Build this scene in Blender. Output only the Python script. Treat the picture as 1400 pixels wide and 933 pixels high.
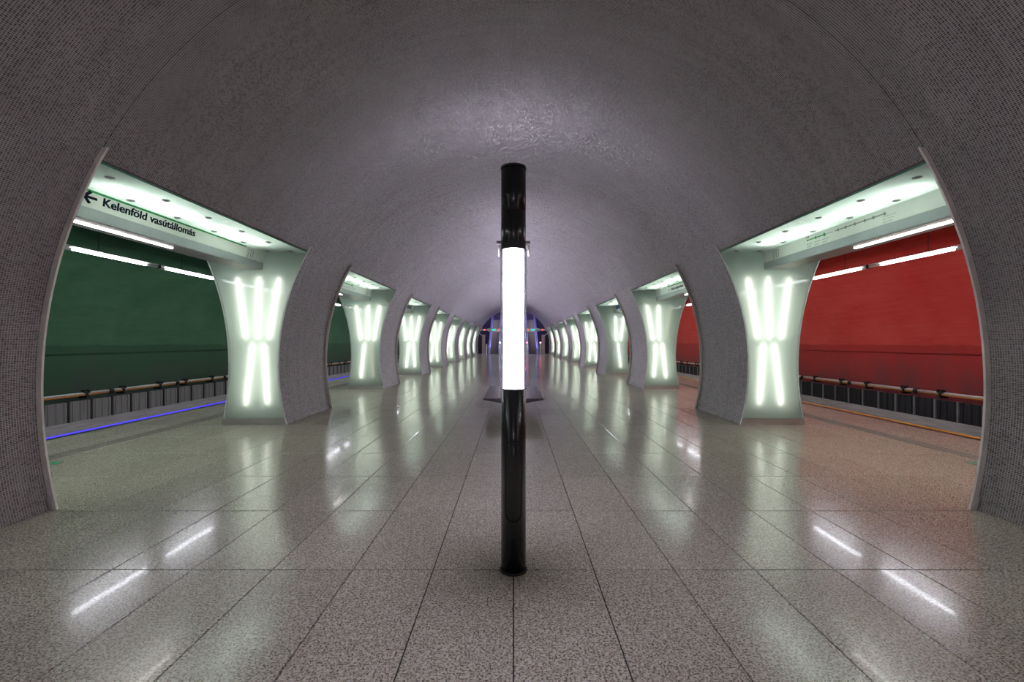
import bpy, bmesh, math, random
from mathutils import Vector
random.seed(4)
for o in list(bpy.data.objects):
    bpy.data.objects.remove(o)
S = bpy.context.scene
C = S.collection

# ---------------------------------------------------------------- camera, world, exposure
H = 1.7                                    # eye height
cam_d = bpy.data.cameras.new('camera')
cam = bpy.data.objects.new('camera', cam_d); C.objects.link(cam)
cam.location = (0, 0, H); cam.rotation_euler = (math.pi/2, 0, 0)
cam_d.sensor_width = 36; cam_d.lens = 630/1400*36
cam_d.shift_x = -2/1400; cam_d.shift_y = 1.5/1400
cam_d.clip_start = .02; cam_d.clip_end = 300
S.camera = cam
W = bpy.data.worlds.new('world'); S.world = W; W.use_nodes = True
W.node_tree.nodes['Background'].inputs[0].default_value = (.5, .5, .6, 1)
W.node_tree.nodes['Background'].inputs[1].default_value = .02
S.view_settings.view_transform = 'Standard'; S.view_settings.look = 'None'
S.view_settings.gamma = 1; S.view_settings.use_curve_mapping = False
S.view_settings.exposure = 1.08
S.cycles.max_bounces = 10; S.cycles.diffuse_bounces = 5; S.cycles.glossy_bounces = 4
S.cycles.transmission_bounces = 6; S.cycles.sample_clamp_indirect = 6
S.cycles.caustics_reflective = False; S.cycles.caustics_refractive = False

POLE_L = 33.0         # radiance of the lamp poles
TUBE_L = 2.9          # tubes inside the pillars
SOFFIT_L = 12.5        # tubes above the glass soffit
EDGE_L = 19.0         # lamps over the platform edges

# ---------------------------------------------------------------- dimensions
R0, Z0 = 2.85*H, .72*H                     # hall vault circle
RO, XW = 3.2*H, 3.44*H                     # track-side curve of the pillars
ZT = 2.105*H                               # top of the openings
ZS = ZT - .03                              # glass soffit
NEAR = [2.35, 9.49, 16.65, 23.7, 30.75, 37.8, 44.8, 51.8, 58.7]
TH = 2.33
BACK = -12.0
END = 61.6
XE = 8.27                                  # platform edge
XWALL = 11.20
TW = (8.25, 1.4, 2.9)                      # track vault circle
def xi(z): return math.sqrt(max(0, R0*R0-(z-Z0)**2))
def xo(z): return XW + RO - math.sqrt(RO*RO-(z-Z0)**2)

# ---------------------------------------------------------------- materials
def mat(name):
    m = bpy.data.materials.new(name); m.use_nodes = True
    nt = m.node_tree; nt.nodes.clear()
    out = nt.nodes.new('ShaderNodeOutputMaterial')
    return m, nt, out
def N(nt, t, **kw):
    n = nt.nodes.new(t)
    for k, v in kw.items():
        if k.startswith('i_'):
            n.inputs[k[2:].replace('_', ' ')].default_value = v
        else: setattr(n, k, v)
    return n
def L(nt, a, b): nt.links.new(a, b)
def M_(nt, op, a, b=None, c=None):
    n = nt.nodes.new('ShaderNodeMath'); n.operation = op
    for i, v in enumerate((a, b, c)):
        if v is None: continue
        if isinstance(v, (int, float)): n.inputs[i].default_value = v
        else: nt.links.new(v, n.inputs[i])
    return n.outputs[0]
def MIX(nt, f, a, b, bt='MIX'):
    n = nt.nodes.new('ShaderNodeMix'); n.data_type = 'RGBA'; n.blend_type = bt
    for s, v in ((n.inputs[0], f), (n.inputs[6], a), (n.inputs[7], b)):
        if isinstance(v, (int, float)): s.default_value = v
        elif isinstance(v, tuple): s.default_value = (*v, 1) if len(v) == 3 else v
        else: nt.links.new(v, s)
    return n.outputs[2]
def noise(nt, vec, scale, detail=3, rough=.6):
    n = N(nt, 'ShaderNodeTexNoise'); n.inputs['Scale'].default_value = scale
    n.inputs['Detail'].default_value = detail; n.inputs['Roughness'].default_value = rough
    if vec is not None: L(nt, vec, n.inputs['Vector'])
    return n.outputs['Fac']
def ramp(nt, f, lo, hi):
    n = N(nt, 'ShaderNodeMapRange'); n.clamp = True
    L(nt, f, n.inputs[0]); n.inputs[1].default_value = lo; n.inputs[2].default_value = hi
    return n.outputs[0]
def mapping(nt, vec, sc):
    n = N(nt, 'ShaderNodeMapping'); n.inputs['Scale'].default_value = sc; L(nt, vec, n.inputs[0]); return n.outputs[0]
def simple(name, col, rough=.5, metal=0, var=.12, vs=6, spec=.5, coat=0, stretch=(1, 1, 1)):
    m, nt, out = mat(name)
    p = N(nt, 'ShaderNodeBsdfPrincipled')
    pos = N(nt, 'ShaderNodeNewGeometry').outputs['Position']
    f = noise(nt, mapping(nt, pos, stretch), vs, 4)
    f = ramp(nt, f, .3, .7)
    c = MIX(nt, f, tuple(x*(1-var) for x in col), tuple(min(1, x*(1+var)) for x in col))
    L(nt, c, p.inputs['Base Color'])
    p.inputs['Roughness'].default_value = rough; p.inputs['Metallic'].default_value = metal
    p.inputs['Specular IOR Level'].default_value = spec; p.inputs['Coat Weight'].default_value = coat
    L(nt, p.outputs[0], out.inputs[0]); return m
def emit(name, col, s):
    m, nt, out = mat(name)
    e = N(nt, 'ShaderNodeEmission'); e.inputs[0].default_value = (*col, 1); e.inputs[1].default_value = s
    L(nt, e.outputs[0], out.inputs[0]); return m

def mosaic(name, tile=(.085, .075, .073), grout=(.53, .50, .48), seams=True):
    m, nt, out = mat(name)
    uv = N(nt, 'ShaderNodeUVMap').outputs[0]
    sp = N(nt, 'ShaderNodeSeparateXYZ'); L(nt, uv, sp.inputs[0])
    CU, CV = .0245, .0165
    u = M_(nt, 'DIVIDE', sp.outputs[1], CU); v = M_(nt, 'DIVIDE', sp.outputs[0], CV)
    fu = M_(nt, 'FRACT', u); fv = M_(nt, 'FRACT', v)
    du = M_(nt, 'ABSOLUTE', M_(nt, 'SUBTRACT', fu, .5)); dv = M_(nt, 'ABSOLUTE', M_(nt, 'SUBTRACT', fv, .5))
    g = M_(nt, 'MULTIPLY', M_(nt, 'LESS_THAN', du, .37), M_(nt, 'LESS_THAN', dv, .33))
    cv = N(nt, 'ShaderNodeCombineXYZ'); L(nt, M_(nt, 'FLOOR', u), cv.inputs[0]); L(nt, M_(nt, 'FLOOR', v), cv.inputs[1])
    wn = N(nt, 'ShaderNodeTexWhiteNoise'); L(nt, cv.outputs[0], wn.inputs['Vector'])
    # sheets of mosaic differ a little, 0.3 m each
    cs = N(nt, 'ShaderNodeCombineXYZ')
    L(nt, M_(nt, 'FLOOR', M_(nt, 'DIVIDE', sp.outputs[1], .294)), cs.inputs[0]); L(nt, M_(nt, 'FLOOR', M_(nt, 'DIVIDE', sp.outputs[0], .297)), cs.inputs[1])
    ws = N(nt, 'ShaderNodeTexWhiteNoise'); L(nt, cs.outputs[0], ws.inputs['Vector'])
    big = noise(nt, uv, .55, 4, .65)
    streak = noise(nt, mapping(nt, uv, (.25, 3.0, 1)), 2.2, 4, .6)
    tc = MIX(nt, wn.outputs[0], tuple(x*.55 for x in tile), tuple(x*1.5 for x in tile))
    c = MIX(nt, g, grout, tc)
    c = MIX(nt, M_(nt, 'MULTIPLY', ramp(nt, big, .35, .65), .22), c, (.20, .155, .155))
    br = M_(nt, 'ADD', M_(nt, 'MULTIPLY', ws.outputs[0], .08), M_(nt, 'ADD', M_(nt, 'MULTIPLY', ramp(nt, streak, .3, .7), .22), .71))
    if seams:
        md = M_(nt, 'FLOORED_MODULO', M_(nt, 'SUBTRACT', sp.outputs[1], 4.68), 7.05)
        br = M_(nt, 'MULTIPLY', br, M_(nt, 'SUBTRACT', 1.0, M_(nt, 'MULTIPLY', M_(nt, 'LESS_THAN', md, .02), .45)))
    hsv = N(nt, 'ShaderNodeHueSaturation'); L(nt, c, hsv.inputs['Color']); L(nt, br, hsv.inputs['Value'])
    p = N(nt, 'ShaderNodeBsdfPrincipled'); L(nt, hsv.outputs[0], p.inputs['Base Color'])
    L(nt, M_(nt, 'ADD', M_(nt, 'MULTIPLY', wn.outputs[0], .16), .22), p.inputs['Roughness'])
    p.inputs['Specular IOR Level'].default_value = .6
    b = N(nt, 'ShaderNodeBump'); b.inputs['Distance'].default_value = .002; b.inputs['Strength'].default_value = .5
    L(nt, M_(nt, 'ADD', M_(nt, 'MULTIPLY', g, .5), M_(nt, 'MULTIPLY', wn.outputs[0], .6)), b.inputs['Height'])
    L(nt, b.outputs[0], p.inputs['Normal'])
    L(nt, p.outputs[0], out.inputs[0]); return m

def granite(name, base=(.66, .58, .47), dark=(.07, .052, .044)):
    m, nt, out = mat(name)
    pos = N(nt, 'ShaderNodeNewGeometry').outputs['Position']
    sp = N(nt, 'ShaderNodeSeparateXYZ'); L(nt, pos, sp.inputs[0])
    cx = M_(nt, 'FLOOR', M_(nt, 'DIVIDE', sp.outputs[0], .6)); cy = M_(nt, 'FLOOR', M_(nt, 'DIVIDE', M_(nt, 'SUBTRACT', sp.outputs[1], 3.44), 1.2))
    cv = N(nt, 'ShaderNodeCombineXYZ'); L(nt, cx, cv.inputs[0]); L(nt, cy, cv.inputs[1])
    wn = N(nt, 'ShaderNodeTexWhiteNoise'); L(nt, cv.outputs[0], wn.inputs['Vector'])
    n1 = noise(nt, pos, 85, 3, .75); n2 = noise(nt, pos, 230, 2, .6)
    vo = N(nt, 'ShaderNodeTexVoronoi'); vo.inputs['Scale'].default_value = 95; L(nt, pos, vo.inputs['Vector'])
    cells = N(nt, 'ShaderNodeSeparateColor'); L(nt, vo.outputs['Color'], cells.inputs[0])
    c = MIX(nt, M_(nt, 'MULTIPLY', ramp(nt, n1, .48, .56), .88), base, dark)
    c = MIX(nt, M_(nt, 'MULTIPLY', M_(nt, 'GREATER_THAN', cells.outputs[0], .72), .55), c, (.88, .84, .77))
    c = MIX(nt, M_(nt, 'MULTIPLY', ramp(nt, n2, .56, .66), .6), c, (.06, .05, .05))
    hsv = N(nt, 'ShaderNodeHueSaturation'); L(nt, c, hsv.inputs['Color'])
    big = noise(nt, pos, .8, 3)
    L(nt, M_(nt, 'ADD', M_(nt, 'ADD', M_(nt, 'MULTIPLY', wn.outputs[0], .16), M_(nt, 'MULTIPLY', big, .14)), .86), hsv.inputs['Value'])
    p = N(nt, 'ShaderNodeBsdfPrincipled'); L(nt, hsv.outputs[0], p.inputs['Base Color'])
    rn = noise(nt, pos, 3.0, 4, .7)
    L(nt, M_(nt, 'ADD', M_(nt, 'MULTIPLY', rn, .08), .145), p.inputs['Roughness'])
    p.inputs['Specular IOR Level'].default_value = .68
    p.inputs['Coat Weight'].default_value = .12; p.inputs['Coat Roughness'].default_value = .04
    b = N(nt, 'ShaderNodeBump'); b.inputs['Distance'].default_value = .0006; b.inputs['Strength'].default_value = .35
    wav = noise(nt, mapping(nt, pos, (1, 1, 1)), 4.5, 2, .5)
    L(nt, M_(nt, 'ADD', wav, M_(nt, 'MULTIPLY', wn.outputs[0], .1)), b.inputs['Height'])
    L(nt, b.outputs[0], p.inputs['Coat Normal']); L(nt, b.outputs[0], p.inputs['Normal'])
    L(nt, p.outputs[0], out.inputs[0]); return m

def plaster(name, col, col2, stain, faded):
    m, nt, out = mat(name)
    pos = N(nt, 'ShaderNodeNewGeometry').outputs['Position']
    sp = N(nt, 'ShaderNodeSeparateXYZ'); L(nt, pos, sp.inputs[0])
    z = sp.outputs[2]; f0 = noise(nt, mapping(nt, pos, (1, .6, 1)), .45, 3, .6)
    f1 = noise(nt, pos, .9, 5, .6)
    f2 = noise(nt, mapping(nt, pos, (1, .35, 5)), 2.5, 5, .7)
    f3 = noise(nt, mapping(nt, pos, (1, 1.3, .6)), 1.1, 6, .75)
    c = MIX(nt, ramp(nt, f1, .32, .68), col, col2)
    c = MIX(nt, M_(nt, 'MULTIPLY', ramp(nt, f2, .4, .75), .35), c, faded)
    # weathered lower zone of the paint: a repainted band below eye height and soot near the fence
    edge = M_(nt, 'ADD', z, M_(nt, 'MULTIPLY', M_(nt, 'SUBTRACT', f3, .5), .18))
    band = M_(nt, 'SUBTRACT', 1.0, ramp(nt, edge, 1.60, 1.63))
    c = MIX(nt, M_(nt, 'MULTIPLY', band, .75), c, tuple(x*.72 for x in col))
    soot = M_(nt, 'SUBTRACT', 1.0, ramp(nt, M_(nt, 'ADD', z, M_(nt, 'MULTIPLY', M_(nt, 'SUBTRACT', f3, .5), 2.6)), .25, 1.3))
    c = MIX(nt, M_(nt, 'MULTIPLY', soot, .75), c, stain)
    p = N(nt, 'ShaderNodeBsdfPrincipled'); L(nt, c, p.inputs['Base Color'])
    p.inputs['Roughness'].default_value = .62; p.inputs['Specular IOR Level'].default_value = .3
    b = N(nt, 'ShaderNodeBump'); b.inputs['Distance'].default_value = .006; b.inputs['Strength'].default_value = .4
    L(nt, f2, b.inputs['Height']); L(nt, b.outputs[0], p.inputs['Normal'])
    L(nt, p.outputs[0], out.inputs[0]); return m

def frosted(name, col, rough=.05, ior=1.45):
    m, nt, out = mat(name)
    t = N(nt, 'ShaderNodeBsdfTranslucent'); t.inputs[0].default_value = (*col, 1)
    d = N(nt, 'ShaderNodeBsdfDiffuse'); d.inputs[0].default_value = (*[x*.8 for x in col], 1)
    g = N(nt, 'ShaderNodeBsdfGlossy'); g.inputs['Roughness'].default_value = rough; g.inputs[0].default_value = (1, 1, 1, 1)
    mx = N(nt, 'ShaderNodeMixShader'); mx.inputs[0].default_value = .22
    L(nt, t.outputs[0], mx.inputs[1]); L(nt, d.outputs[0], mx.inputs[2])
    fr = N(nt, 'ShaderNodeFresnel'); fr.inputs[0].default_value = ior
    m2 = N(nt, 'ShaderNodeMixShader'); L(nt, fr.outputs[0], m2.inputs[0])
    L(nt, mx.outputs[0], m2.inputs[1]); L(nt, g.outputs[0], m2.inputs[2])
    L(nt, m2.outputs[0], out.inputs[0]); return m

mt = {}
mt['mosaic'] = mosaic('grey mosaic')
mt['granite'] = granite('speckled granite')
mt['joint'] = simple('floor joint', (.02, .018, .016), .9)
mt['pane'] = frosted('frosted green glass', (.78, .89, .84), ior=1.25)
mt['soffit'] = frosted('white glass', (.86, .93, .88), rough=.2)
mt['tube'] = emit('warm white tube', (1, .94, .84), TUBE_L)
mt['tube_dim'] = emit('failing tube', (1, .9, .72), TUBE_L*.2)
mt['tube_off'] = simple('dead tube', (.75, .75, .72), .3)
mt['stube'] = emit('soffit tube', (.93, 1, .93), SOFFIT_L)
mt['edge_tube'] = emit('cool white tube', (.90, .92, 1), EDGE_L)
mt['box_tube'] = emit('sign box tube', (1, .97, .94), 11)
mt['pole_light'] = emit('lavender white lamp', (.86, .78, 1), POLE_L)
mt['liner'] = simple('pillar lining', (.62, .72, .68), .7, var=.05)
mt['steel'] = simple('brushed steel', (.52, .50, .48), .35, .85, var=.1, vs=30)
mt['edge'] = simple('painted steel edge', (.84, .80, .73), .45, .2, var=.1, vs=8)
mt['edge_light'] = simple('pale edge', (.62, .68, .64), .4, .1)
mt['black'] = simple('black painted metal', (.012, .012, .014), .26, .0, var=.2, coat=.4)
mt['black_matt'] = simple('matt black', (.010, .010, .010), .6)
mt['white_box'] = simple('white sign enamel', (.72, .76, .70), .35, var=.03)
mt['grey_band'] = simple('grey sign base', (.40, .45, .45), .4, .2, var=.05)
mt['grille'] = simple('ribbed aluminium', (.55, .53, .50), .35, .6)
mt['green_line'] = simple('sign green', (.01, .30, .07), .5)
mt['ink'] = simple('dark blue ink', (.006, .008, .02), .9, spec=.1)
mt['grey_line'] = simple('sign grey line', (.22, .26, .22), .5)
mt['pale_ink'] = simple('faint sign print', (.36, .38, .34), .5)
mt['red_dot'] = simple('red dot', (.65, .08, .06), .5)
mt['blue_dot'] = simple('blue dot', (.05, .12, .45), .5)
mt['blue_panel'] = simple('blue display', (.015, .03, .14), .25)
mt['dark_soffit'] = simple('dark slot trim', (.15, .125, .12), .5, .3)
mt['glass_edge'] = simple('green glass edge', (.10, .42, .28), .15)
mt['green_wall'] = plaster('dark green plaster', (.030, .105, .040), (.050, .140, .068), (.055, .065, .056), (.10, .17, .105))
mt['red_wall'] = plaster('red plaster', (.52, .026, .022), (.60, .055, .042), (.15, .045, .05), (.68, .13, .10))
mt['concrete'] = simple('lilac grey concrete', (.48, .44, .44), .75, var=.2, vs=5, stretch=(1, .3, 3))
mt['pit'] = simple('dark ballast', (.05, .047, .045), .9, var=.4)
mt['panel_grey'] = simple('grey fence plate', (.31, .29, .28), .55, .2, var=.18, vs=3, stretch=(1, 9, .6))
mt['panel_dark'] = simple('dark fence plate', (.028, .027, .03), .5, .2, var=.3, vs=3, stretch=(1, 9, .6))
mt['post_dark'] = simple('dark fence post', (.075, .075, .075), .5, .4)
mt['post_grey'] = simple('light fence post', (.32, .31, .32), .45, .4)
mt['orange'] = simple('orange pipe', (.55, .21, .03), .45)
mt['silver'] = simple('silver pipe', (.72, .70, .68), .4, .3)
mt['yellow'] = simple('yellow edge paint', (.85, .42, .03), .5)
mt['maroon'] = simple('maroon edge strip', (.05, .018, .022), .5)
mt['navy'] = simple('navy edge strip', (.012, .02, .035), .5)
mt['blue_reflection'] = emit('blue edge reflection glow', (.07, .05, 1), .8)  # blue reflection along the edge put in as weak emission, no lamp there
mt['disc_green'] = simple('green disc', (.02, .30, .13), .4)
mt['stain'] = simple('tactile groove', (.17, .155, .135), .6)
mt['wood'] = simple('dark bench slat', (.10, .075, .085), .35, var=.35, vs=5, stretch=(14, 1, 1))
mt['violet_wall'] = simple('violet tinted end wall', (.10, .075, .15), .6, var=.3, vs=2)
mt['balustrade'] = simple('pale blue metal cladding', (.42, .44, .80), .3, .35)
mt['step'] = simple('escalator step', (.30, .27, .20), .6, .1)
mt['rubber'] = simple('handrail rubber', (.012, .012, .013), .5)
mt['beam'] = simple('taupe sign beam', (.70, .64, .62), .5)
mt['tan'] = simple('sandy column', (.52, .40, .36), .6)
mt['red_lamp'] = emit('red signal', (1, .14, .10), .8)
mt['pink_lamp'] = emit('pink signal', (1, .10, .22), 6)
mt['teal_lamp'] = emit('teal display', (.05, .60, .62), .6)
mt['white_lamp'] = emit('white signal', (.55, 1, 1), 4)
mt['green_lamp'] = emit('green emergency sign', (.05, .75, .55), 1.1)
mt['end_fill'] = emit('added violet fill', (.62, .56, 1), 3.6)

# ---------------------------------------------------------------- mesh helpers
def mesh(name, verts, faces, m, uvs=None, smooth=False):
    me = bpy.data.meshes.new(name)
    me.from_pydata([tuple(v) for v in verts], [], faces)
    if uvs:
        l = me.uv_layers.new(name='UVMap')
        for lp in me.loops: l.data[lp.index].uv = uvs[lp.vertex_index]
    me.materials.append(mt[m] if isinstance(m, str) else m)
    if smooth:
        for p in me.polygons: p.use_smooth = True
    me.update(); return me
class MB:
    def __init__(s): s.v = []; s.f = []
    def add(s, v, f):
        o = len(s.v); s.v += [tuple(p) for p in v]; s.f += [tuple(i+o for i in q) for q in f]; return s
    def box(s, x0, x1, y0, y1, z0, z1):
        x0, x1 = sorted((x0, x1)); y0, y1 = sorted((y0, y1)); z0, z1 = sorted((z0, z1))
        v = [(x, y, z) for z in (z0, z1) for y in (y0, y1) for x in (x0, x1)]
        return s.add(v, [(0, 2, 3, 1), (4, 5, 7, 6), (0, 1, 5, 4), (2, 6, 7, 3), (0, 4, 6, 2), (1, 3, 7, 5)])
    def cyl(s, a, b, r, n=12, r2=None, cap=True):
        a = Vector(a); b = Vector(b); d = (b-a).normalized(); r2 = r if r2 is None else r2
        u = d.orthogonal().normalized(); w = d.cross(u)
        v = []
        for p, q in ((a, r), (b, r2)):
            for i in range(n):
                t = 2*math.pi*i/n; v.append(p + q*(math.cos(t)*u + math.sin(t)*w))
        f = [(i, (i+1) % n, n+(i+1) % n, n+i) for i in range(n)]
        if cap: f += [tuple(range(n-1, -1, -1)), tuple(range(n, 2*n))]
        return s.add(v, f)
    def prism(s, pts, y0, y1):             # pts (x,z) closed outline swept along y
        n = len(pts)
        v = [(x, y0, z) for x, z in pts] + [(x, y1, z) for x, z in pts]
        f = [(i, (i+1) % n, n+(i+1) % n, n+i) for i in range(n)] + [tuple(range(n-1, -1, -1)), tuple(range(n, 2*n))]
        return s.add(v, f)
    def mesh(s, name, m, smooth=False):
        me = mesh(name, s.v, s.f, m)
        bm = bmesh.new(); bm.from_mesh(me); bmesh.ops.recalc_face_normals(bm, faces=bm.faces); bm.to_mesh(me); bm.free()
        if smooth:
            for p in me.polygons: p.use_smooth = len(p.vertices) == 4
        return me
def link(name, me, parent=None, loc=None, **props):
    o = bpy.data.objects.new(name, me); C.objects.link(o)
    if parent: o.parent = parent
    if loc: o.location = loc
    for k, v in props.items(): o[k] = v
    return o
def thing(name, label, cat, loc=(0, 0, 0), group=None, me=None):
    o = link(name, me, loc=loc); o['label'] = label; o['category'] = cat
    if group: o['group'] = group
    return o
def struct(name, me, parent=None, label=None):
    o = link(name, me, parent)
    if not parent:
        o['kind'] = 'structure'
        if label: o['label'] = label
    return o
def arc(pts, y0, y1, ny, m, name, flip=False):
    # pts (x,z) open outline swept along y, uv in metres
    s = [0]
    for a, b in zip(pts, pts[1:]): s.append(s[-1]+math.dist(a, b))
    v = []; uv = []; f = []
    n = len(pts)
    for j in range(ny+1):
        y = y0+(y1-y0)*j/ny
        for i, (x, z) in enumerate(pts): v.append((x, y, z)); uv.append((s[i]+20, y))
    for j in range(ny):
        for i in range(n-1):
            q = (j*n+i, j*n+i+1, (j+1)*n+i+1, (j+1)*n+i)
            f.append(q[::-1] if flip else q)
    return mesh(name, v, f, m, uv, smooth=True)

# ---------------------------------------------------------------- setting: vault, floor, track walls
a0 = math.asin((ZT-Z0)/R0)
pts = [(R0*math.cos(t), Z0+R0*math.sin(t)) for t in [a0+(math.pi-2*a0)*i/64 for i in range(65)]]
struct('ceiling', arc(pts, BACK, END, 12, 'mosaic', 'ceiling'), label='grey mosaic barrel vault over the platform hall')
# light ring where the vault ends
ring = MB(); 
allp = [(R0*math.cos(t), Z0+R0*math.sin(t)) for t in [a0*.0-.15+(math.pi+.3)*i/72 for i in range(73)]]
for (xa, za), (xb, zb) in zip(allp, allp[1:]):
    if min(za, zb) < 0.02: continue
    k = (R0+.32)/R0
    q = [(xa, za), (xb, zb), (xb*k, Z0+(zb-Z0)*k), (xa*k, Z0+(za-Z0)*k)]
    ring.prism(q, END, END+.12)
struct('trim_1', ring.mesh('end_ring', 'edge_light'), label='pale ring at the far end of the vault')

def flat(name, x0, x1, y0, y1, z, m):
    return mesh(name, [(x0, y0, z), (x1, y0, z), (x1, y1, z), (x0, y1, z)], [(0, 1, 2, 3)], m)
fl = MB(); fl.box(-XE, XE, BACK, END+14, -1.25, -.006)
floor = struct('floor', fl.mesh('floor', 'joint'), label='polished speckled granite platform floor')
# granite slabs 0.6 x 1.2 m on a straight grid: near ones are parts, the rest one mesh
TWID, TLEN, G = .6, 1.2, .008
tile_me = MB()
b = .002
x0, x1, y0, y1 = G/2, TWID-G/2, .0055, TLEN-.0055
tile_me.add([(x0, y0, -.006), (x1, y0, -.006), (x1, y1, -.006), (x0, y1, -.006),
             (x0, y0, -b), (x1, y0, -b), (x1, y1, -b), (x0, y1, -b),
             (x0+b, y0+b, 0), (x1-b, y0+b, 0), (x1-b, y1-b, 0), (x0+b, y1-b, 0)],
            [(0, 1, 5, 4), (1, 2, 6, 5), (2, 3, 7, 6), (3, 0, 4, 7), (4, 5, 9, 8), (5, 6, 10, 9), (6, 7, 11, 10), (7, 4, 8, 11), (8, 9, 10, 11)])
tm = tile_me.mesh('floor_slab', 'granite')
NC = 13
cells = []
k = int((BACK-3.44)/TLEN)
rest = MB(); cand = []
while 3.44+k*TLEN < END+13:
    y = 3.44+k*TLEN
    for c in range(-NC, NC):
        x = c*TWID
        vis = y+TLEN > 2.0 and abs(x+.3) - .3 < (y+TLEN)*1.12
        inside = any(n+.1 < y and y+TLEN < n+TH for n in NEAR) and abs(x+.3) > 5.0 and abs(x+.3) < 5.8
        cand.append((0 if vis and not inside else 1, y, abs(x), x))
    k += 1
cand.sort()
for i, (pr, y, _, x) in enumerate(cand):
    if i < 296 and pr == 0: link('floor_slab', tm, floor, (x, y, 0))
    else:
        xa, xb, ya, yb = x+G/2, x+TWID-G/2, y+.0055, y+TLEN-.0055
        rest.box(xa, xb, ya, yb, -.006, 0)
        del rest.f[-6]
link('floor_slab_field', rest.mesh('floor_slab_field', 'granite'), floor, kind='stuff')
for s, tag in ((-1, 'left'), (1, 'right')):
    e = MB(); e.box(s*NC*TWID, s*(XE-.235), BACK, END+13, -.006, 0)
    link('edge_slab', e.mesh('edge_slab', 'granite'), floor)
    e = MB(); e.box(s*(XE-.23), s*(XE-.11), BACK, END+13, -.006, .002)
    link('edge_strip', e.mesh('edge_strip', 'navy' if s < 0 else 'maroon'), floor)
    e = MB(); e.box(s*(XE-.105), s*(XE+.01), BACK, END+13, -.03, .004)
    link('edge_line', e.mesh('edge_line', 'blue_reflection' if s < 0 else 'yellow'), floor, label='blue edge line, a reflection put in as glow' if s < 0 else 'yellow edge line')
    r = MB(); y = 3.0
    while y < 50:
        r.box(s*6.66, s*6.94, y, y+.03, 0, .0035); y += .07
    link('tactile_rib_band', r.mesh('tactile_rib_band', 'stain'), floor, kind='stuff')

# track tunnels
cx, cz, rr = TW
for s, tag, col, m in ((-1, 'left', 'green', 'green_wall'), (1, 'right', 'red', 'red_wall')):
    st = math.acos((6.4-cx)/rr)
    p = [(cx+rr*math.cos(t), cz+rr*math.sin(t)) for t in [st*(1-i/28) for i in range(0, 29)]]
    q = [(s*x, z) for x, z in p]
    struct('ceiling_track_'+tag, arc(q, BACK, END+6, 4, m, 'ceiling_track'), label='curved %s plaster vault of the %s track tunnel' % (col, tag))
    p = [(XWALL, cz), (XWALL, 1.0), (XWALL, .4), (XWALL, -.2), (XWALL, -1.25)]
    p = [(s*x, z) for x, z in p]
    struct('wall_'+tag, arc(p, BACK, END+6, 4, m, 'wall_'+tag), label='%s plaster wall at the foot of the %s track tunnel' % (col, tag))
    e = MB(); e.box(s*11.04, s*(XWALL+.02), BACK, END+6, -1.25, -.31)
    struct('baseboard_'+tag, e.mesh('tunnel_kerb', 'concrete'), label='lilac grey concrete base below the %s tunnel wall' % col)
    struct('floor_track_'+tag, flat('track_bed', min(s*XE, s*XWALL), max(s*XE, s*XWALL), BACK, END+6, -1.25, 'pit'))
    for y, nm in ((BACK, 'wall_back_'), (END+6, 'wall_far_')):
        e = MB(); e.box(s*4.7, s*11.5, y, y+.1 if y > 0 else y-.1, -1.3, 4.7)
        struct(nm+tag, e.mesh('cap', 'pit' if y > 0 else 'concrete'))
e = MB(); e.box(-5.5, 5.5, BACK-.1, BACK, 0, 6.4)
struct('wall_back', e.mesh('wall_back', 'concrete'))

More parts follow.
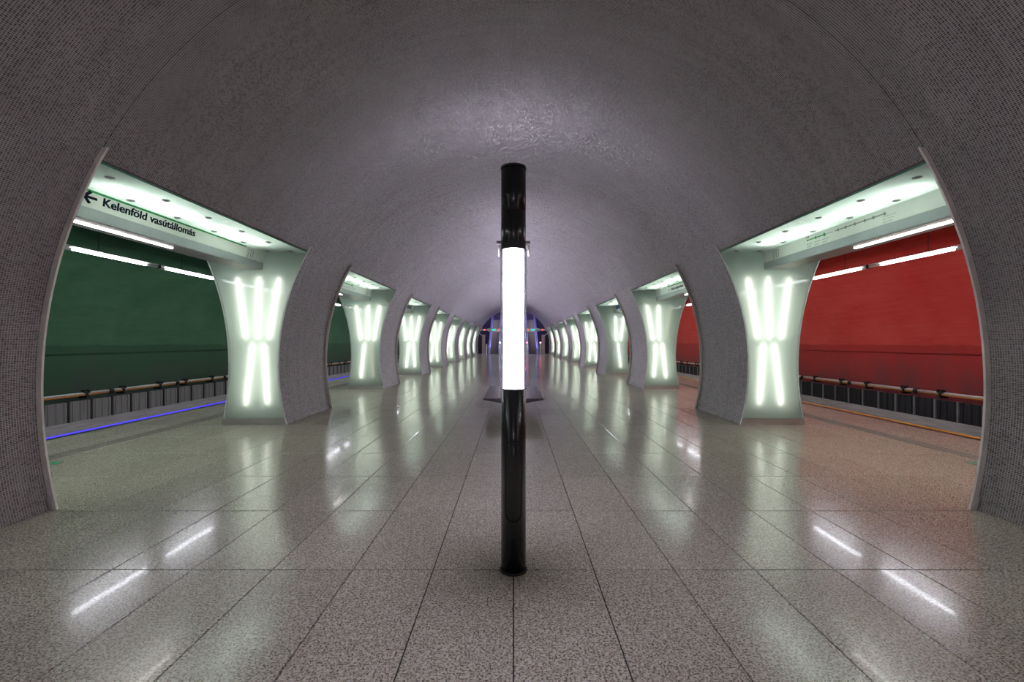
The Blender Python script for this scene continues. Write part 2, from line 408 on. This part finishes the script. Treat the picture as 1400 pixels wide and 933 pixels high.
# ---------------------------------------------------------------- glowing pillars
zs = [0, .13] + [.13+(ZT-.13)*i/20 for i in range(1, 21)]
def pillar_meshes(s):
    d = {}
    zz = [ZT*i/22 for i in range(23)]
    d['hall_cladding'] = arc([(s*xi(z), z) for z in zz], 0, TH, 1, 'mosaic', 'hall_cladding', s > 0)
    d['track_cladding'] = arc([(s*xo(z), z) for z in zz], 0, TH, 1, 'mosaic', 'track_cladding', s < 0)
    zg = [.13+(ZT-.02-.13)*i/24 for i in range(25)]
    def face(y):
        fl_ = (s > 0) != (y > 1)
        v = []; f = []
        for z in zg:
            a, b_ = xi(z)+.004, xo(z)-.004
            v += [(s*a, y, z), (s*b_, y, z)]
        for i in range(len(zg)-1): f.append((2*i, 2*i+1, 2*i+3, 2*i+2) if fl_ else (2*i+2, 2*i+3, 2*i+1, 2*i))
        return mesh('glass_pane', v, f, 'pane')
    d['pane_n'] = face(.012); d['pane_f'] = face(TH-.012)
    def strip(fa, fb, z0, z1, y0, y1, m, nm, n=26):
        b_ = MB(); prev = None
        q = [z0+(z1-z0)*i/n for i in range(n+1)]
        for za, zb in zip(q, q[1:]):
            b_.add([(s*fa(za), y0, za), (s*fb(za), y0, za), (s*fb(zb), y0, zb), (s*fa(zb), y0, zb),
                    (s*fa(za), y1, za), (s*fb(za), y1, za), (s*fb(zb), y1, zb), (s*fa(zb), y1, zb)],
                   [(0, 1, 2, 3), (4, 7, 6, 5), (0, 3, 7, 4), (1, 5, 6, 2)] + ([(0, 4, 5, 1)] if za == q[0] else []) + ([(3, 2, 6, 7)] if zb == q[-1] else []))
        return b_.mesh(nm, m)
    fin = lambda z: xi(min(z, 3.62)) if z < 3.62 else xi(z)
    d['fin_n'] = strip(lambda z: xi(z)-.018, lambda z: xi(z)+.012, 0, 2.165*H, -.012, .008, 'edge_light', 'edge_plate')
    d['fin_f'] = strip(lambda z: xi(z)-.055, lambda z: xi(z)+.012, 0, 2.165*H, TH-.008, TH+.016, 'edge', 'edge_plate')
    d['ofin_n'] = strip(lambda z: xo(z)-.010, lambda z: xo(z)+.02, 0, ZT-.03, -.008, .012, 'edge_light', 'edge_plate')
    d['ofin_f'] = strip(lambda z: xo(z)-.010, lambda z: xo(z)+.02, 0, ZT-.03, TH-.012, TH+.008, 'edge', 'edge_plate')
    for k_, y0, y1 in (('plinth_n', -.018, .03), ('plinth_f', TH-.03, TH+.018)):
        b_ = MB(); a, c_ = xi(.06), xo(.06)
        b_.prism([(s*(xi(0)-.02), 0), (s*(xo(0)+.02), 0), (s*(xo(.13)+.012), .13), (s*(xi(.13)-.012), .13)], y0, y1)
        for xx in (a+.10, c_-.10):
            b_.cyl((s*xx, y0-.005, .03), (s*xx, y1+.005, .03), .012, 8)
        d[k_] = b_.mesh('plinth', 'steel')
    b_ = MB()
    v = []; f = []
    for y in (.26, TH-.26):
        o = len(v)
        for z in zg: v += [(s*xi(z), y, z), (s*xo(z), y, z)]
        for i in range(len(zg)-1): f.append((o+2*i, o+2*i+1, o+2*i+3, o+2*i+2))
    d['liner'] = mesh('lining', v, f, 'liner')
    T = [((4.83, 3.03), (5.04, 1.77)), ((5.25, 3.04), (5.27, 1.77)), ((5.69, 3.03), (5.52, 1.77)),
         ((5.145, 1.66), (5.07, .42)), ((5.38, 1.66), (5.52, .40))]
    d['tubes'] = []
    for y in (.012+.06, TH-.012-.06):
        for k_, ((xa, za), (xb, zb)) in enumerate(T):
            d['tubes'].append((y < 1, k_, MB().cyl((s*xa, y, za), (s*xb, y, zb), .023, 10).mesh('light_tube', 'tube', True)))
    return d
PM = {s: pillar_meshes(s) for s in (-1, 1)}
ords = ['', 'nearest', 'second', 'third', 'fourth', 'fifth', 'sixth', 'seventh', 'eighth']
faults = {(1, 2, 2): 'tube_dim', (1, 3, 0): 'tube_off', (1, 3, 3): 'tube_off', (-1, 2, 3): 'tube_dim'}
for s, side, wall in ((-1, 'left', 'green'), (1, 'right', 'red')):
    d = PM[s]
    for n_, y in enumerate([NEAR[0]-7.05]+NEAR):
        k = n_-1
        if k == -1: lab = 'dark mosaic pillar of the %s row behind the viewer' % side
        elif k == 0: lab = 'mosaic clad pillar cut by the %s edge of the photo, seen from its hall side' % side
        elif k == 1: lab = 'largest glowing glass pillar on the %s, in front of the %s wall' % (side, wall)
        else: lab = '%s glowing frosted glass pillar in the %s row, counted from the viewer' % (ords[k], side)
        if k in (2, 3) and s == 1: lab = ['', '', 'second glowing pillar in the right row, with one weak upper tube', 'third glowing pillar in the right row, with two dead tubes'][k]
        t = thing('glowing_pillar', lab, 'pillar', (0, y, 0), 'glowing pillars of the %s row' % side)
        link('hall_cladding', d['hall_cladding'], t); link('track_cladding', d['track_cladding'], t)
        link('lining', d['liner'], t)
        for q in ('pane_n', 'pane_f'): link('glass_pane', d[q], t)
        for q in ('fin_n', 'fin_f', 'ofin_n', 'ofin_f'): link('edge_plate', d[q], t)
        for q in ('plinth_n', 'plinth_f'): link('plinth', d[q], t)
        for nr, i, me in d['tubes']:
            fm = faults.get((s, k, i)) if nr else None
            o = link('light_tube', me, t)
            if fm:
                o.data = me.copy(); o.data.materials[0] = mt[fm]
                o['label'] = 'weakly glowing tube' if fm == 'tube_dim' else 'dead tube'

# ---------------------------------------------------------------- openings: glass soffit, sign box, studs
def text_mesh(txt, length, size=None, name='lettering'):
    cu = bpy.data.curves.new(name, 'FONT'); cu.body = txt; cu.size = 1; cu.extrude = .004; cu.offset = .019
    o = bpy.data.objects.new('t', cu); C.objects.link(o)
    bpy.context.view_layer.update()
    dg = bpy.context.evaluated_depsgraph_get()
    me = bpy.data.meshes.new_from_object(o.evaluated_get(dg))
    bpy.data.objects.remove(o)
    xs = [v.co.x for v in me.vertices]; k = length/(max(xs)-min(xs)); x0 = min(xs)
    ky = (size/.73) if size else k
    for v in me.vertices: v.co.x = (v.co.x-x0)*k; v.co.y *= ky
    mb = MB()
    for dx in (0, .005):
        mb.add([(v.co.x+dx, v.co.y, v.co.z+dx*.02) for v in me.vertices], [tuple(p.vertices) for p in me.polygons])
    return mesh(name, mb.v, mb.f, 'ink')
XB0, XB1 = 3.0*H, 3.30*H                   # sign box hall face (top) and track face
ZB1, ZBm, ZBb = ZS-.006, 1.956*H, 1.876*H
def fx(z):                                 # hall face leans outwards to its foot
    return XB0 + (ZB1-z)/(ZB1-ZBb)*.05
OP = [(NEAR[i]+TH, NEAR[i+1]) for i in range(len(NEAR)-1)]
OP = [(NEAR[0]-7.05+TH, NEAR[0])] + OP
oname = ['behind the viewer', 'nearest', 'second', 'third', 'fourth', 'fifth', 'sixth', 'seventh', 'eighth']
def on_face(me, s, y, z, m, parent, name, lab=None):
    """put a flat xy mesh (x right, y up) on the hall face of the box"""
    for v in me.vertices:
        a, b_, c_ = v.co
        zz = z+b_
        yy = y+a*(-s) if s > 0 else y+a
        v.co = (s*(fx(zz)-.0015-max(0, c_)*.4), yy, zz)
    me.materials.clear(); me.materials.append(mt[m])
    o = link(name, me, parent)
    if lab: o['label'] = lab
    return o
def rect(x0, x1, y0, y1):
    return mesh('print', [(x0, y0, .002), (x1, y0, .002), (x1, y1, .002), (x0, y1, .002)], [(0, 1, 2, 3)], 'ink')
def poly(ps): return mesh('print', [(x, y, .003) for x, y in ps], [tuple(range(len(ps)))], 'ink')
def disc(x, y, r, n=14): return poly([(x+r*math.cos(2*math.pi*i/n), y+r*math.sin(2*math.pi*i/n)) for i in range(n)])
def joinm(l):
    m_ = MB()
    for me in l: m_.add([v.co.copy() for v in me.vertices], [tuple(p.vertices) for p in me.polygons])
    return mesh('print', m_.v, m_.f, 'ink')
for oi, (ya, yb) in enumerate(OP):
    mid = (ya+yb)/2; Lo = yb-ya
    for s, side, col in ((-1, 'left', 'green'), (1, 'right', 'red')):
        where = 'the %s opening on the %s' % (oname[oi], side) if oi else 'the opening behind the viewer on the %s' % side
        # light soffit
        t = thing('light_soffit', 'backlit white glass ceiling strip over %s' % where, 'ceiling light', (0, ya, ZS), 'backlit glass ceiling strips')
        e = MB()
        xa, xb = xi(ZT)+.012, 6.37
        v = [(s*xa, .02, 0), (s*xb, .02, 0), (s*xb, Lo/2-.0004, 0), (s*xa, Lo/2-.0004, 0), (s*xa, Lo/2+.0004, 0), (s*xb, Lo/2+.0004, 0), (s*xb, Lo-.02, 0), (s*xa, Lo-.02, 0)]
        link('glass_pane', mesh('glass_pane', v[:4], [(0, 1, 2, 3)[::-s]], 'soffit'), t)
        link('glass_pane', mesh('glass_pane', v[4:], [(0, 1, 2, 3)[::-s]], 'soffit'), t)
        e.box(s*(xa-.006), s*(xa+.002), .02, Lo-.02, -.007, .007)
        link('glass_edge', e.mesh('glass_edge', 'glass_edge'), t)
        e = MB(); e.box(s*(xa+.01), s*6.38, 0, Lo, .24, .26); e.box(s*(xa+.012), s*(xa+.002), 0, Lo, .03, .25)
        e.box(s*5.32, s*5.30, 0, Lo, .005, .25)
        link('lining', e.mesh('soffit_lining', 'liner'), t)
        for a, b_ in ((.72, 2.27), (2.52, 4.12)):
            link('light_tube', MB().cyl((s*4.78, a, .145), (s*4.78, b_, .145), .022, 10).mesh('light_tube', 'stube', True), t)
            link('light_tube', MB().cyl((s*5.95, a, .145), (s*5.95, b_, .145), .022, 10).mesh('light_tube', 'stube', True), t)  # unseen outer row, added to brighten the platform floor
        for r_, x in enumerate((4.52, 4.98)):
            for j in range(6):
                y = .48+.835*j
                if y > Lo-.1: continue
                e = MB().cyl((s*x, y, -.012), (s*x, y, -.001), .045, 16).cyl((s*x, y, -.020), (s*x, y, -.012), .022, 12)
                link('fixing_stud', e.mesh('fixing_stud', 'post_grey'), t)
        # slot trim between the vault and the glass
        e = MB(); e.box(s*(xi(ZT)-.004), s*(xi(ZT)+.010), 0, Lo, .008, .028)
        link('slot_trim', e.mesh('slot_trim', 'dark_soffit'), t)
        # sign box
        kinds = {1: 'arrow and station name' if s < 0 else 'long line diagram', 2: 'line diagram in small print' if s < 0 else 'arrow and small name', 3: 'dark blue display panel'}
        t = thing('sign_box', 'white sign box with %s over %s' % (kinds.get(oi, 'plain face'), where), 'sign', (0, ya, ZBb), 'white sign boxes in the openings')
        def loc(o): o.location = (0, -ya, -ZBb)
        e = MB(); e.prism([(s*XB0, ZB1), (s*XB1, ZB1), (s*XB1, ZBm), (s*fx(ZBm), ZBm)], ya+.02, yb-.03)
        loc(link('box_body', e.mesh('box_body', 'white_box'), t))
        e = MB(); e.prism([(s*(fx(ZBm)+.004), ZBm), (s*XB1, ZBm), (s*XB1, ZBb+.02), (s*fx(ZBb), ZBb)], ya+.02, yb-.03)
        loc(link('box_base', e.mesh('box_base', 'grey_band'), t))
        e = MB()
        for q in range(9):
            x = fx(ZBb)+.02+q*(XB1-fx(ZBb)-.04)/9
            e.box(s*x, s*(x+.03), ya+.03, yb-.04, ZBb-.008, ZBb+.006)
        o = link('bottom_grille', e.mesh('bottom_grille', 'grille'), t); loc(o)
        o = link('lamp_strip', MB().box(s*(5.34), s*(5.385), ya+.7, ya+2.55, ZBb-.02, ZBb-.006).mesh('lamp_strip', 'box_tube'), t); loc(o)
        P = lambda me, y, z, m, nm, lab=None: loc(on_face(me, s, y, z, m, t, nm, lab))
        # vent with slanted bars near the far end
        bars = [poly([(i*.075+.0, -.07), (i*.075+.02, -.07), (i*.075+.045, .07), (i*.075+.025, .07)]) for i in range(3)] + [rect(-.02, .20, .075, .083), rect(-.02, -.012, -.08, .08)]
        P(joinm(bars), yb-.62 if s < 0 else yb-.42, ZB1-.13, 'grey_line', 'slanted_print')
        if oi == 1 and s < 0:
            P(rect(0, 8.8-ya, -.014, .012), ya, ZB1-.016, 'green_line', 'green_line')
            P(text_mesh('Kelenföld vasútállomás', 1.66, .105), 5.74, 1.7+1.028*H-.05, 'ink', 'lettering')
            ar = [rect(.02, .19, -.016, .016), poly([(-.01, 0), (.075, .080), (.118, .062), (.045, 0)]), poly([(-.01, 0), (.045, 0), (.118, -.062), (.075, -.080)])]
            P(joinm(ar), 5.47, 1.7+1.028*H, 'ink', 'arrow')
        if oi == 1 and s > 0:
            zl = 1.7+1.046*H-.01
            P(joinm([rect(0, .44, -.009, .009), disc(0, 0, .018), disc(.22, 0, .024), disc(.44, 0, .03)]), 8.01, zl, 'green_line', 'line_diagram')
            gs = [rect(.44, .64, -.004, .004), rect(.68, 1.67, -.008, .008)] + [disc(8.01-q, 0, .024) for q in (7.25, 7.09, 6.895, 6.70, 6.54, 6.34)]
            P(joinm(gs), 8.01, zl, 'grey_line', 'line_diagram')
            P(disc(-.01, .05, .016), 8.01, zl, 'red_dot', 'round_mark'); P(disc(.04, .05, .016), 8.01, zl, 'blue_dot', 'round_mark')
            sm = []
            random.seed(9)
            for q in range(3):
                for r_ in range(2):
                    x = -.03+q*.2; 
                    while x < -.03+q*.2+.15-.05*r_:
                        w = random.uniform(.008, .02); sm.append(rect(x, x+w, -.075-.045*r_, -.060-.045*r_)); x += w+.006
            for r_ in range(3):
                x = 1.62
                while x < 1.85-.03*r_: w = random.uniform(.008, .02); sm.append(rect(x, x+w, -.045-.035*r_, -.033-.035*r_)); x += w+.008
            P(joinm(sm), 8.01, zl, 'pale_ink', 'small_print'); t.children[-1]['kind'] = 'stuff'
        if oi == 2:
            if s < 0:
                P(rect(0, 2.9, -.014, .012), ya, ZB1-.05, 'green_line', 'green_line')
                sm = []
                random.seed(5)
                for q in range(9):
                    for r_ in range(2): sm.append(rect(q*.17, q*.17+random.uniform(.07, .13), -.05*r_-.02, -.05*r_))
                P(joinm(sm), ya+1.6, ZB1-.10, 'pale_ink', 'small_print'); t.children[-1]['kind'] = 'stuff'
                P(rect(0, .05, -.02, .02), ya+2.75, ZB1-.02, 'ink', 'round_mark')
            else:
                P(rect(0, 3.4, -.014, .012), ya+3.4, ZB1-.016, 'green_line', 'green_line')
                P(poly([(0, -.045), (.07, .0), (0, .045)]), ya+3.35, ZB1-.13, 'ink', 'arrow')
                P(text_mesh('Keleti pályaudvar', 1.1, .075), ya+3.15, ZB1-.16, 'ink', 'lettering')
        if oi == 3:
            P(rect(0, 1.7, -.09, .09), (ya+2.4) if s < 0 else (ya+4.1), ZB1-.12, 'blue_panel', 'display')
        if oi == 2:
            tt = thing('emergency_sign', 'small glowing green emergency sign hanging in the second opening on the %s' % side, 'sign', (s*6.15, ya+3.2, 3.25))
            link('sign_face', MB().box(-.22, .22, -.012, .012, -.11, .11).mesh('sign_face', 'green_lamp'), tt)
            for hx in (-.15, .15): link('hanger', MB().cyl((hx, 0, .11), (hx, 0, .29), .008, 6).mesh('hanger', 'steel'), tt)

# ---------------------------------------------------------------- lamps over the platform edges
em = {}
em['tube'] = MB().cyl((0, .16, 0), (0, 1.93, 0), .026, 10).mesh('lamp_tube', 'edge_tube', True)
em['housing'] = MB().box(-.04, .04, 0, 2.3, .035, .06).box(-.11, .11, .1, 2.0, .029, .035).box(-.03, .03, .02, .15, -.03, .02).box(-.03, .03, 1.94, 2.28, -.025, .02).mesh('housing', 'silver')  # wide thin plate over the tube added to keep its light off the vault
em['joint'] = MB().box(-.045, .045, 2.285, 2.345, -.035, .06).mesh('joint', 'black_matt')
em['cable'] = MB().cyl((0, .75, .05), (0, .75, .80), .006, 6).mesh('cable', 'post_dark')
for s, side, col in ((-1, 'left', 'green'), (1, 'right', 'red')):
    y = 8.60-2.35*5; i = 0
    while y < END-2:
        vis = 6 < y < 13
        idx = round((y-8.6)/2.35)
        lab = 'slim tube lamp hanging over the %s platform edge in front of the %s wall' % (side, col)
        if y > 9.5:
            q = int((y-1.3+.35)//7.05); w3 = ('nearest', 'middle', 'farthest')[int(((y-1.3+.35) % 7.05)//2.35)]
            lab = '%s of three lamps over the %s platform edge before the %s wall, %s bay' % (w3, side, col, (ords+['last', 'last', 'last'])[min(q, 9)+1 if q < 8 else 9])
        elif idx < 0: lab = 'slim tube lamp over the %s platform edge, %s lamp behind the nearest opening' % (side, ('', 'first', 'second', 'third', 'fourth', 'fifth')[-idx])
        if idx == 0: lab = 'slim tube lamp hung before the %s wall, nearer one seen through the nearest opening' % col
        if idx == 1: lab = 'slim tube lamp hung before the %s wall, farther one seen through the nearest opening' % col
        t = thing('platform_lamp', lab, 'lamp', (s*4.95*H, y, 2.045*H), 'slim lamps over the %s platform edge%s' % (side, ' in the nearest opening' if idx in (0, 1) else ''))
        link('lamp_tube', em['tube'], t); link('housing', em['housing'], t); link('joint', em['joint'], t)
        link('cable', em['cable'], t)
        y += 2.35

# ---------------------------------------------------------------- fence plates and pipes along the tunnel walls
fm = {}
for s in (-1, 1):
    fm[s] = (MB().box(-.03, .03, .03, .595, -.255, .255).box(-.035*s, -.045*s, .10, .11, -.25, .25).box(-.035*s, -.045*s, .30, .31, -.25, .25).box(-.035*s, -.045*s, .50, .51, -.25, .25).mesh('plate', 'panel_grey' if s < 0 else 'panel_dark'),
             MB().box(-.06, .06, -.018, .022, -.26, .265).mesh('post', 'post_dark' if s < 0 else 'post_grey'))
pipe_me = MB().cyl((0, .04, .018), (0, 2.42, .018), .030, 10).mesh('silver_pipe', 'silver', True)
pipe2_me = MB().cyl((0, .04, -.028), (0, 2.42, -.028), .026, 10).mesh('orange_pipe', 'orange', True)
clamp_me = MB().cyl((0, -.05, -.003), (0, .05, -.003), .068, 12).mesh('clamp', 'black_matt')
br_me = {s: MB().box(-.05, .05, -.14, -.10, .02, .10).box(-.05, .05, -.03, .01, .02, .10).box(-.04, .04, -.16, .03, .045, .065).box(-.06*s, .16*s, -.10, -.02, -.12, -.06).box(-.05, .05, -.09, -.04, -.10, .04).mesh('bracket', 'black_matt') for s in (-1, 1)}
PH = .02
for s, side, col in ((-1, 'left', 'green'), (1, 'right', 'red')):
    t = thing('trackside_fence', ('row of grey ribbed plates along the foot of the green wall' if s < 0 else 'row of black plates with light posts along the foot of the red wall'), 'fence', (s*11.09, 0, -.055))
    y = 7069/617.4/1000*1000*0 + 11.45 - 14*.623
    k = 0
    while y < END+4:
        if k < 105:
            link('plate', fm[s][0], t, (0, y, 0)); link('post', fm[s][1], t, (0, y, 0))
        y += .623; k += 1
    t = thing('wall_pipe', 'silver and orange pipe pair with black clamps along the %s wall' % col, 'pipe', (s*10.98, 0, .375))
    y = 12.56-4*2.46
    while y < END+3:
        link('silver_pipe', pipe_me, t, (0, y, 0), label='silver upper pipe'); link('orange_pipe', pipe2_me, t, (0, y, 0), label='orange lower pipe')
        link('clamp', clamp_me, t, (0, y, 0)); link('bracket', br_me[s], t, (0, y-.66, 0)); link('bracket', br_me[s], t, (0, y+.45, 0))
        y += 2.46

# ---------------------------------------------------------------- floor discs
for s, side in ((-1, 'left'), (1, 'right')):
    t = thing('floor_marker', 'small green round marker set in the floor beside the %s portal edge' % side, 'floor marker', (s*3.80*H, 6.45, 0))
    link('rim', MB().cyl((0, 0, .0), (0, 0, .003), .125, 28).mesh('rim', 'stain'), t)
    link('marker_face', MB().cyl((0, 0, .001), (0, 0, .0045), .095 if s < 0 else .06, 28).mesh('marker_face', 'disc_green'), t)

# ---------------------------------------------------------------- lamp poles
def lathe(prof, n=40):
    v = []; f = []
    for r, z in prof:
        for i in range(n): v.append((r*math.cos(2*math.pi*i/n), r*math.sin(2*math.pi*i/n), z))
    for j in range(len(prof)-1):
        for i in range(n): f.append((j*n+i, j*n+(i+1) % n, (j+1)*n+(i+1) % n, (j+1)*n+i))
    f.append(tuple(range(n-1, -1, -1))); f.append(tuple(range((len(prof)-1)*n, len(prof)*n)))
    return f and MB().add(v, f)
RP = .093
pm = {
 'base_collar': lathe([(.103, 0), (.103, .010), (.096, .016)]).mesh('base_collar', 'black_matt', True),
 'lower_shaft': lathe([(RP, .012), (RP, 1.352), (RP-.006, 1.358)]).mesh('lower_shaft', 'black', True),
 'lamp_tube': lathe([(.076, 1.358), (.076, 2.385)]).mesh('lamp_tube', 'pole_light', True),
 'upper_shaft': lathe([(RP-.006, 2.385), (RP, 2.391), (RP, 2.665), (RP-.0025, 2.668), (RP-.0025, 2.672), (RP, 2.675), (RP, 2.985), (RP-.003, 2.988)]).mesh('upper_shaft', 'black', True),
 'top_cap': lathe([(RP+.003, 2.988), (RP+.003, 3.004), (RP-.01, 3.010), (.0, 3.012)]).mesh('top_cap', 'black', True),
}
def capsule_door():
    m_ = MB(); w = .062; zt, zb = .98-.06, .386+.06; path = []
    for i in range(17):
        a = math.pi*i/16; path.append((w*math.cos(a), zt+.06*math.sin(a)))
    for i in range(17):
        a = math.pi+math.pi*i/16; path.append((w*math.cos(a), zb+.06*math.sin(a)))
    n = len(path)
    def onp(u, z, r): a = u/RP; return (r*math.sin(a), -r*math.cos(a), z)
    for i in range(n):
        (u0, z0), (u1, z1) = path[i], path[(i+1) % n]
        L_ = math.hypot(u1-u0, z1-z0) or 1; nx, nz = (z1-z0)/L_*.0035, -(u1-u0)/L_*.0035
        if L_ > .2:
            segs = 1
        m_.add([onp(u0-nx, z0-nz, RP+.0012), onp(u0+nx, z0+nz, RP+.0012), onp(u1+nx, z1+nz, RP+.0012), onp(u1-nx, z1-nz, RP+.0012)], [(0, 1, 2, 3)])
    m_.cyl(onp(0, .955, RP-.002), onp(0, .955, RP+.003), .008, 12)
    return m_.mesh('door_outline', 'black_matt')
door_me = capsule_door()
rail = MB()
for sx in (-1, 1):
    rail.box(sx*.088, sx*.096, -.010, .010, 1.35, 2.40)
rail_me = rail.mesh('side_rail', 'black')
knob = MB()
for sx in (-1, 1):
    knob.cyl((sx*.085, 0, 2.44), (sx*.125, 0, 2.44), .016, 10)
    knob.cyl((sx*.112, 0, 2.34), (sx*.112, 0, 2.44), .006, 8)
knob_me = knob.mesh('bracket', 'steel')
for i, y in enumerate([3.44, 3.44-14.1, 3.44+14.1, 3.44+28.2, 3.44+42.3, 3.44+56.2]):
    lab = ['tall black lamp pole with a glowing white middle, closest to the viewer', 'lamp pole behind the viewer', 'second lamp pole, hidden behind the closest one', 'third lamp pole, hidden behind the closest one', 'fourth lamp pole, hidden behind the closest one', 'last lamp pole before the far end, hidden behind the closest one'][i]
    t = thing('lamp_pole', lab, 'lamp', (0, y, 0), 'lamp poles along the centre line')
    for k_, me in pm.items(): link(k_, me, t)
    link('access_door', door_me, t); link('side_rail', rail_me, t); link('bracket', knob_me, t)

# ---------------------------------------------------------------- bench behind the pole
t = thing('bench', 'dark slatted backless bench standing behind the closest lamp pole', 'bench', (0, 11.6, 0))
nS = 14; bw = 1.38; bl = 2.8; zt = .45
for i in range(nS):
    x = -bw/2+.02+i*(bw-.04)/nS
    link('slat', MB().box(x+.002, x+(bw-.04)/nS-.003, -bl/2, bl/2, zt-.025, zt).mesh('slat', 'wood'), t)
for sx in (-1, 1):
    link('edge_rail', MB().box(sx*(bw/2-.018), sx*(bw/2), -bl/2, bl/2, zt-.03, zt+.003).mesh('edge_rail', 'edge_light'), t)
link('seat_frame', MB().prism([(-bw/2, zt-.026), (bw/2, zt-.026), (.30, zt-.10), (-.30, zt-.10)], -bl/2+.01, bl/2-.01).mesh('seat_frame', 'post_dark'), t)
for y in (-.8, .8):
    link('leg', MB().box(-.12, .12, y-.04, y+.04, 0, zt-.09).mesh('leg', 'post_dark'), t)

# ---------------------------------------------------------------- far end: escalators, sign beam, columns, signals
e = MB(); e.box(-5.2, 5.2, END+13, END+13.2, 0, 9); struct('wall_far', e.mesh('wall_far', 'violet_wall'), label='dark violet wall behind the escalators')
for s, side in ((-1, 'left'), (1, 'right')):
    e = MB(); e.box(s*5.2, s*5.3, END+.12, END+13, 0, 9); struct('wall_end_'+side, e.mesh('wall_end', 'violet_wall'))
e = MB(); e.box(-5.3, 5.3, END+.12, END+13.2, 9, 9.1); struct('ceiling_end', e.mesh('ceiling_end', 'violet_wall'))
e = MB(); e.box(-5.3, 5.3, END+.10, END+.2, R0+Z0+.31, 9.1); struct('wall_end_head', e.mesh('wall_end_head', 'violet_wall'))
t = thing('end_fill_light', 'added violet fill light, unseen above the escalators at the far end', 'lamp', (0, END+5, 8.6))  # unseen panel and hangers, added to light the end room violet
link('fill_panel', MB().box(-4, 4, -2.2, 2.2, -.02, .02).mesh('fill_panel', 'end_fill'), t)
for hx in (-2, 2): link('hanger', MB().cyl((hx, 0, .02), (hx, 0, .4), .02, 6).mesh('hanger', 'steel'), t)
def escal(x, side):
    y0 = END+2.4; n = 26; run = .36; rise = .2
    t = thing('escalator', 'escalator with pale blue sides on the %s at the far end of the hall' % side, 'escalator', (x, y0, 0))
    link('landing_plate', MB().box(-.7, .7, -1.3, 0, 0, .015).mesh('landing_plate', 'steel'), t)
    for i in range(n):
        link('step', MB().box(-.55, .55, i*run, (i+1)*run, i*rise-.2 if i else 0, (i+1)*rise).mesh('step', 'step'), t)
    for sx in (-1, 1):
        m_ = MB(); a, b_ = sorted((sx*.56, sx*.84)); T_ = n*run
        yz = [(-.9, 0), (-.9, .85), (0, .95), (T_, T_*rise/run+.95), (T_, T_*rise/run-.4), (.4, 0)]
        v = [(a, y, z) for y, z in yz]+[(b_, y, z) for y, z in yz]; k6 = 6
        f = [(i, (i+1) % k6, k6+(i+1) % k6, k6+i) for i in range(k6)]+[tuple(range(k6-1, -1, -1)), tuple(range(k6, 2*k6))]
        link('balustrade', m_.add(v, f).mesh('balustrade', 'balustrade'), t)
        hr = MB(); xm = (a+b_)/2
        hr.cyl((xm, -.9, .90), (xm, 0, 1.0), .035, 8).cyl((xm, 0, 1.0), (xm, T_, T_*rise/run+1.0), .035, 8)
        link('handrail', hr.mesh('handrail', 'rubber'), t)
escal(-2.62, 'left'); escal(2.62, 'right')
yb_ = END+.5
t = thing('sign_beam', 'taupe beam with red and teal displays spanning the far end of the hall', 'sign', (0, yb_, 3.36))
pb = [(-4.68, -.11), (-4.68, .11), (-3.6, .11), (-3.3, .2), (-1.9, .2), (-1.6, .11), (1.6, .11), (1.9, .2), (3.3, .2), (3.6, .11), (4.68, .11), (4.68, -.11), (3.6, -.11), (3.3, -.24), (1.9, -.24), (1.6, -.11), (-1.6, -.11), (-1.9, -.24), (-3.3, -.24), (-3.6, -.11)]
link('beam', MB().prism(pb, 0, .25).mesh('beam', 'beam'), t)
for s in (-1, 1):
    link('display', MB().box(s*2.35, s*2.95, -.02, 0, -.11, .11).mesh('display', 'teal_lamp'), t, label='teal display')
    for x in (3.9, 2.0): link('signal_disc', MB().cyl((s*x, -.02, 0), (s*x, 0, 0), .12, 14).mesh('signal_disc', 'red_lamp'), t, label='red disc')
    side = 'left' if s < 0 else 'right'
    c_ = thing('column', 'sandy square column on the %s at the far end' % side, 'column', (s*4.05, END+1.2, 0), 'sandy columns at the far end')
    link('column_shaft', MB().box(-.2, .2, -.2, .2, .12, 2.7).mesh('column_shaft', 'tan'), c_)
    link('column_base', MB().box(-.23, .23, -.23, .23, 0, .12).mesh('column_base', 'steel'), c_)
    link('arm', MB().cyl((s*.15, -.2, 2.55), (s*.6, -.2, 2.9), .035, 8).mesh('arm', 'silver'), c_)
    for x, m_ in ((3.65, 'pink_lamp' if s > 0 else 'white_lamp'), (1.82, 'pink_lamp' if s > 0 else 'white_lamp')):
        if x > 3 and s < 0: mm = 'black_matt'
        else: mm = m_
        g = thing('signal_post', '%s post with %s before the %s escalator' % ('outer' if x > 3 else 'inner', 'an unlit head' if mm == 'black_matt' else 'a pink light' if s > 0 else 'a white light', side), 'signal', (s*x, END+.9, 0))
        link('post', MB().box(-.1, .1, -.12, .12, 0, 1.45).mesh('post', 'steel'), g)
        link('signal_head', MB().box(-.11, .11, -.10, .10, 1.45, 1.75).mesh('signal_head', 'black_matt'), g)
        link('signal_light', MB().cyl((0, -.12, 1.62), (0, -.10, 1.62), .10, 14).mesh('signal_light', mm), g)
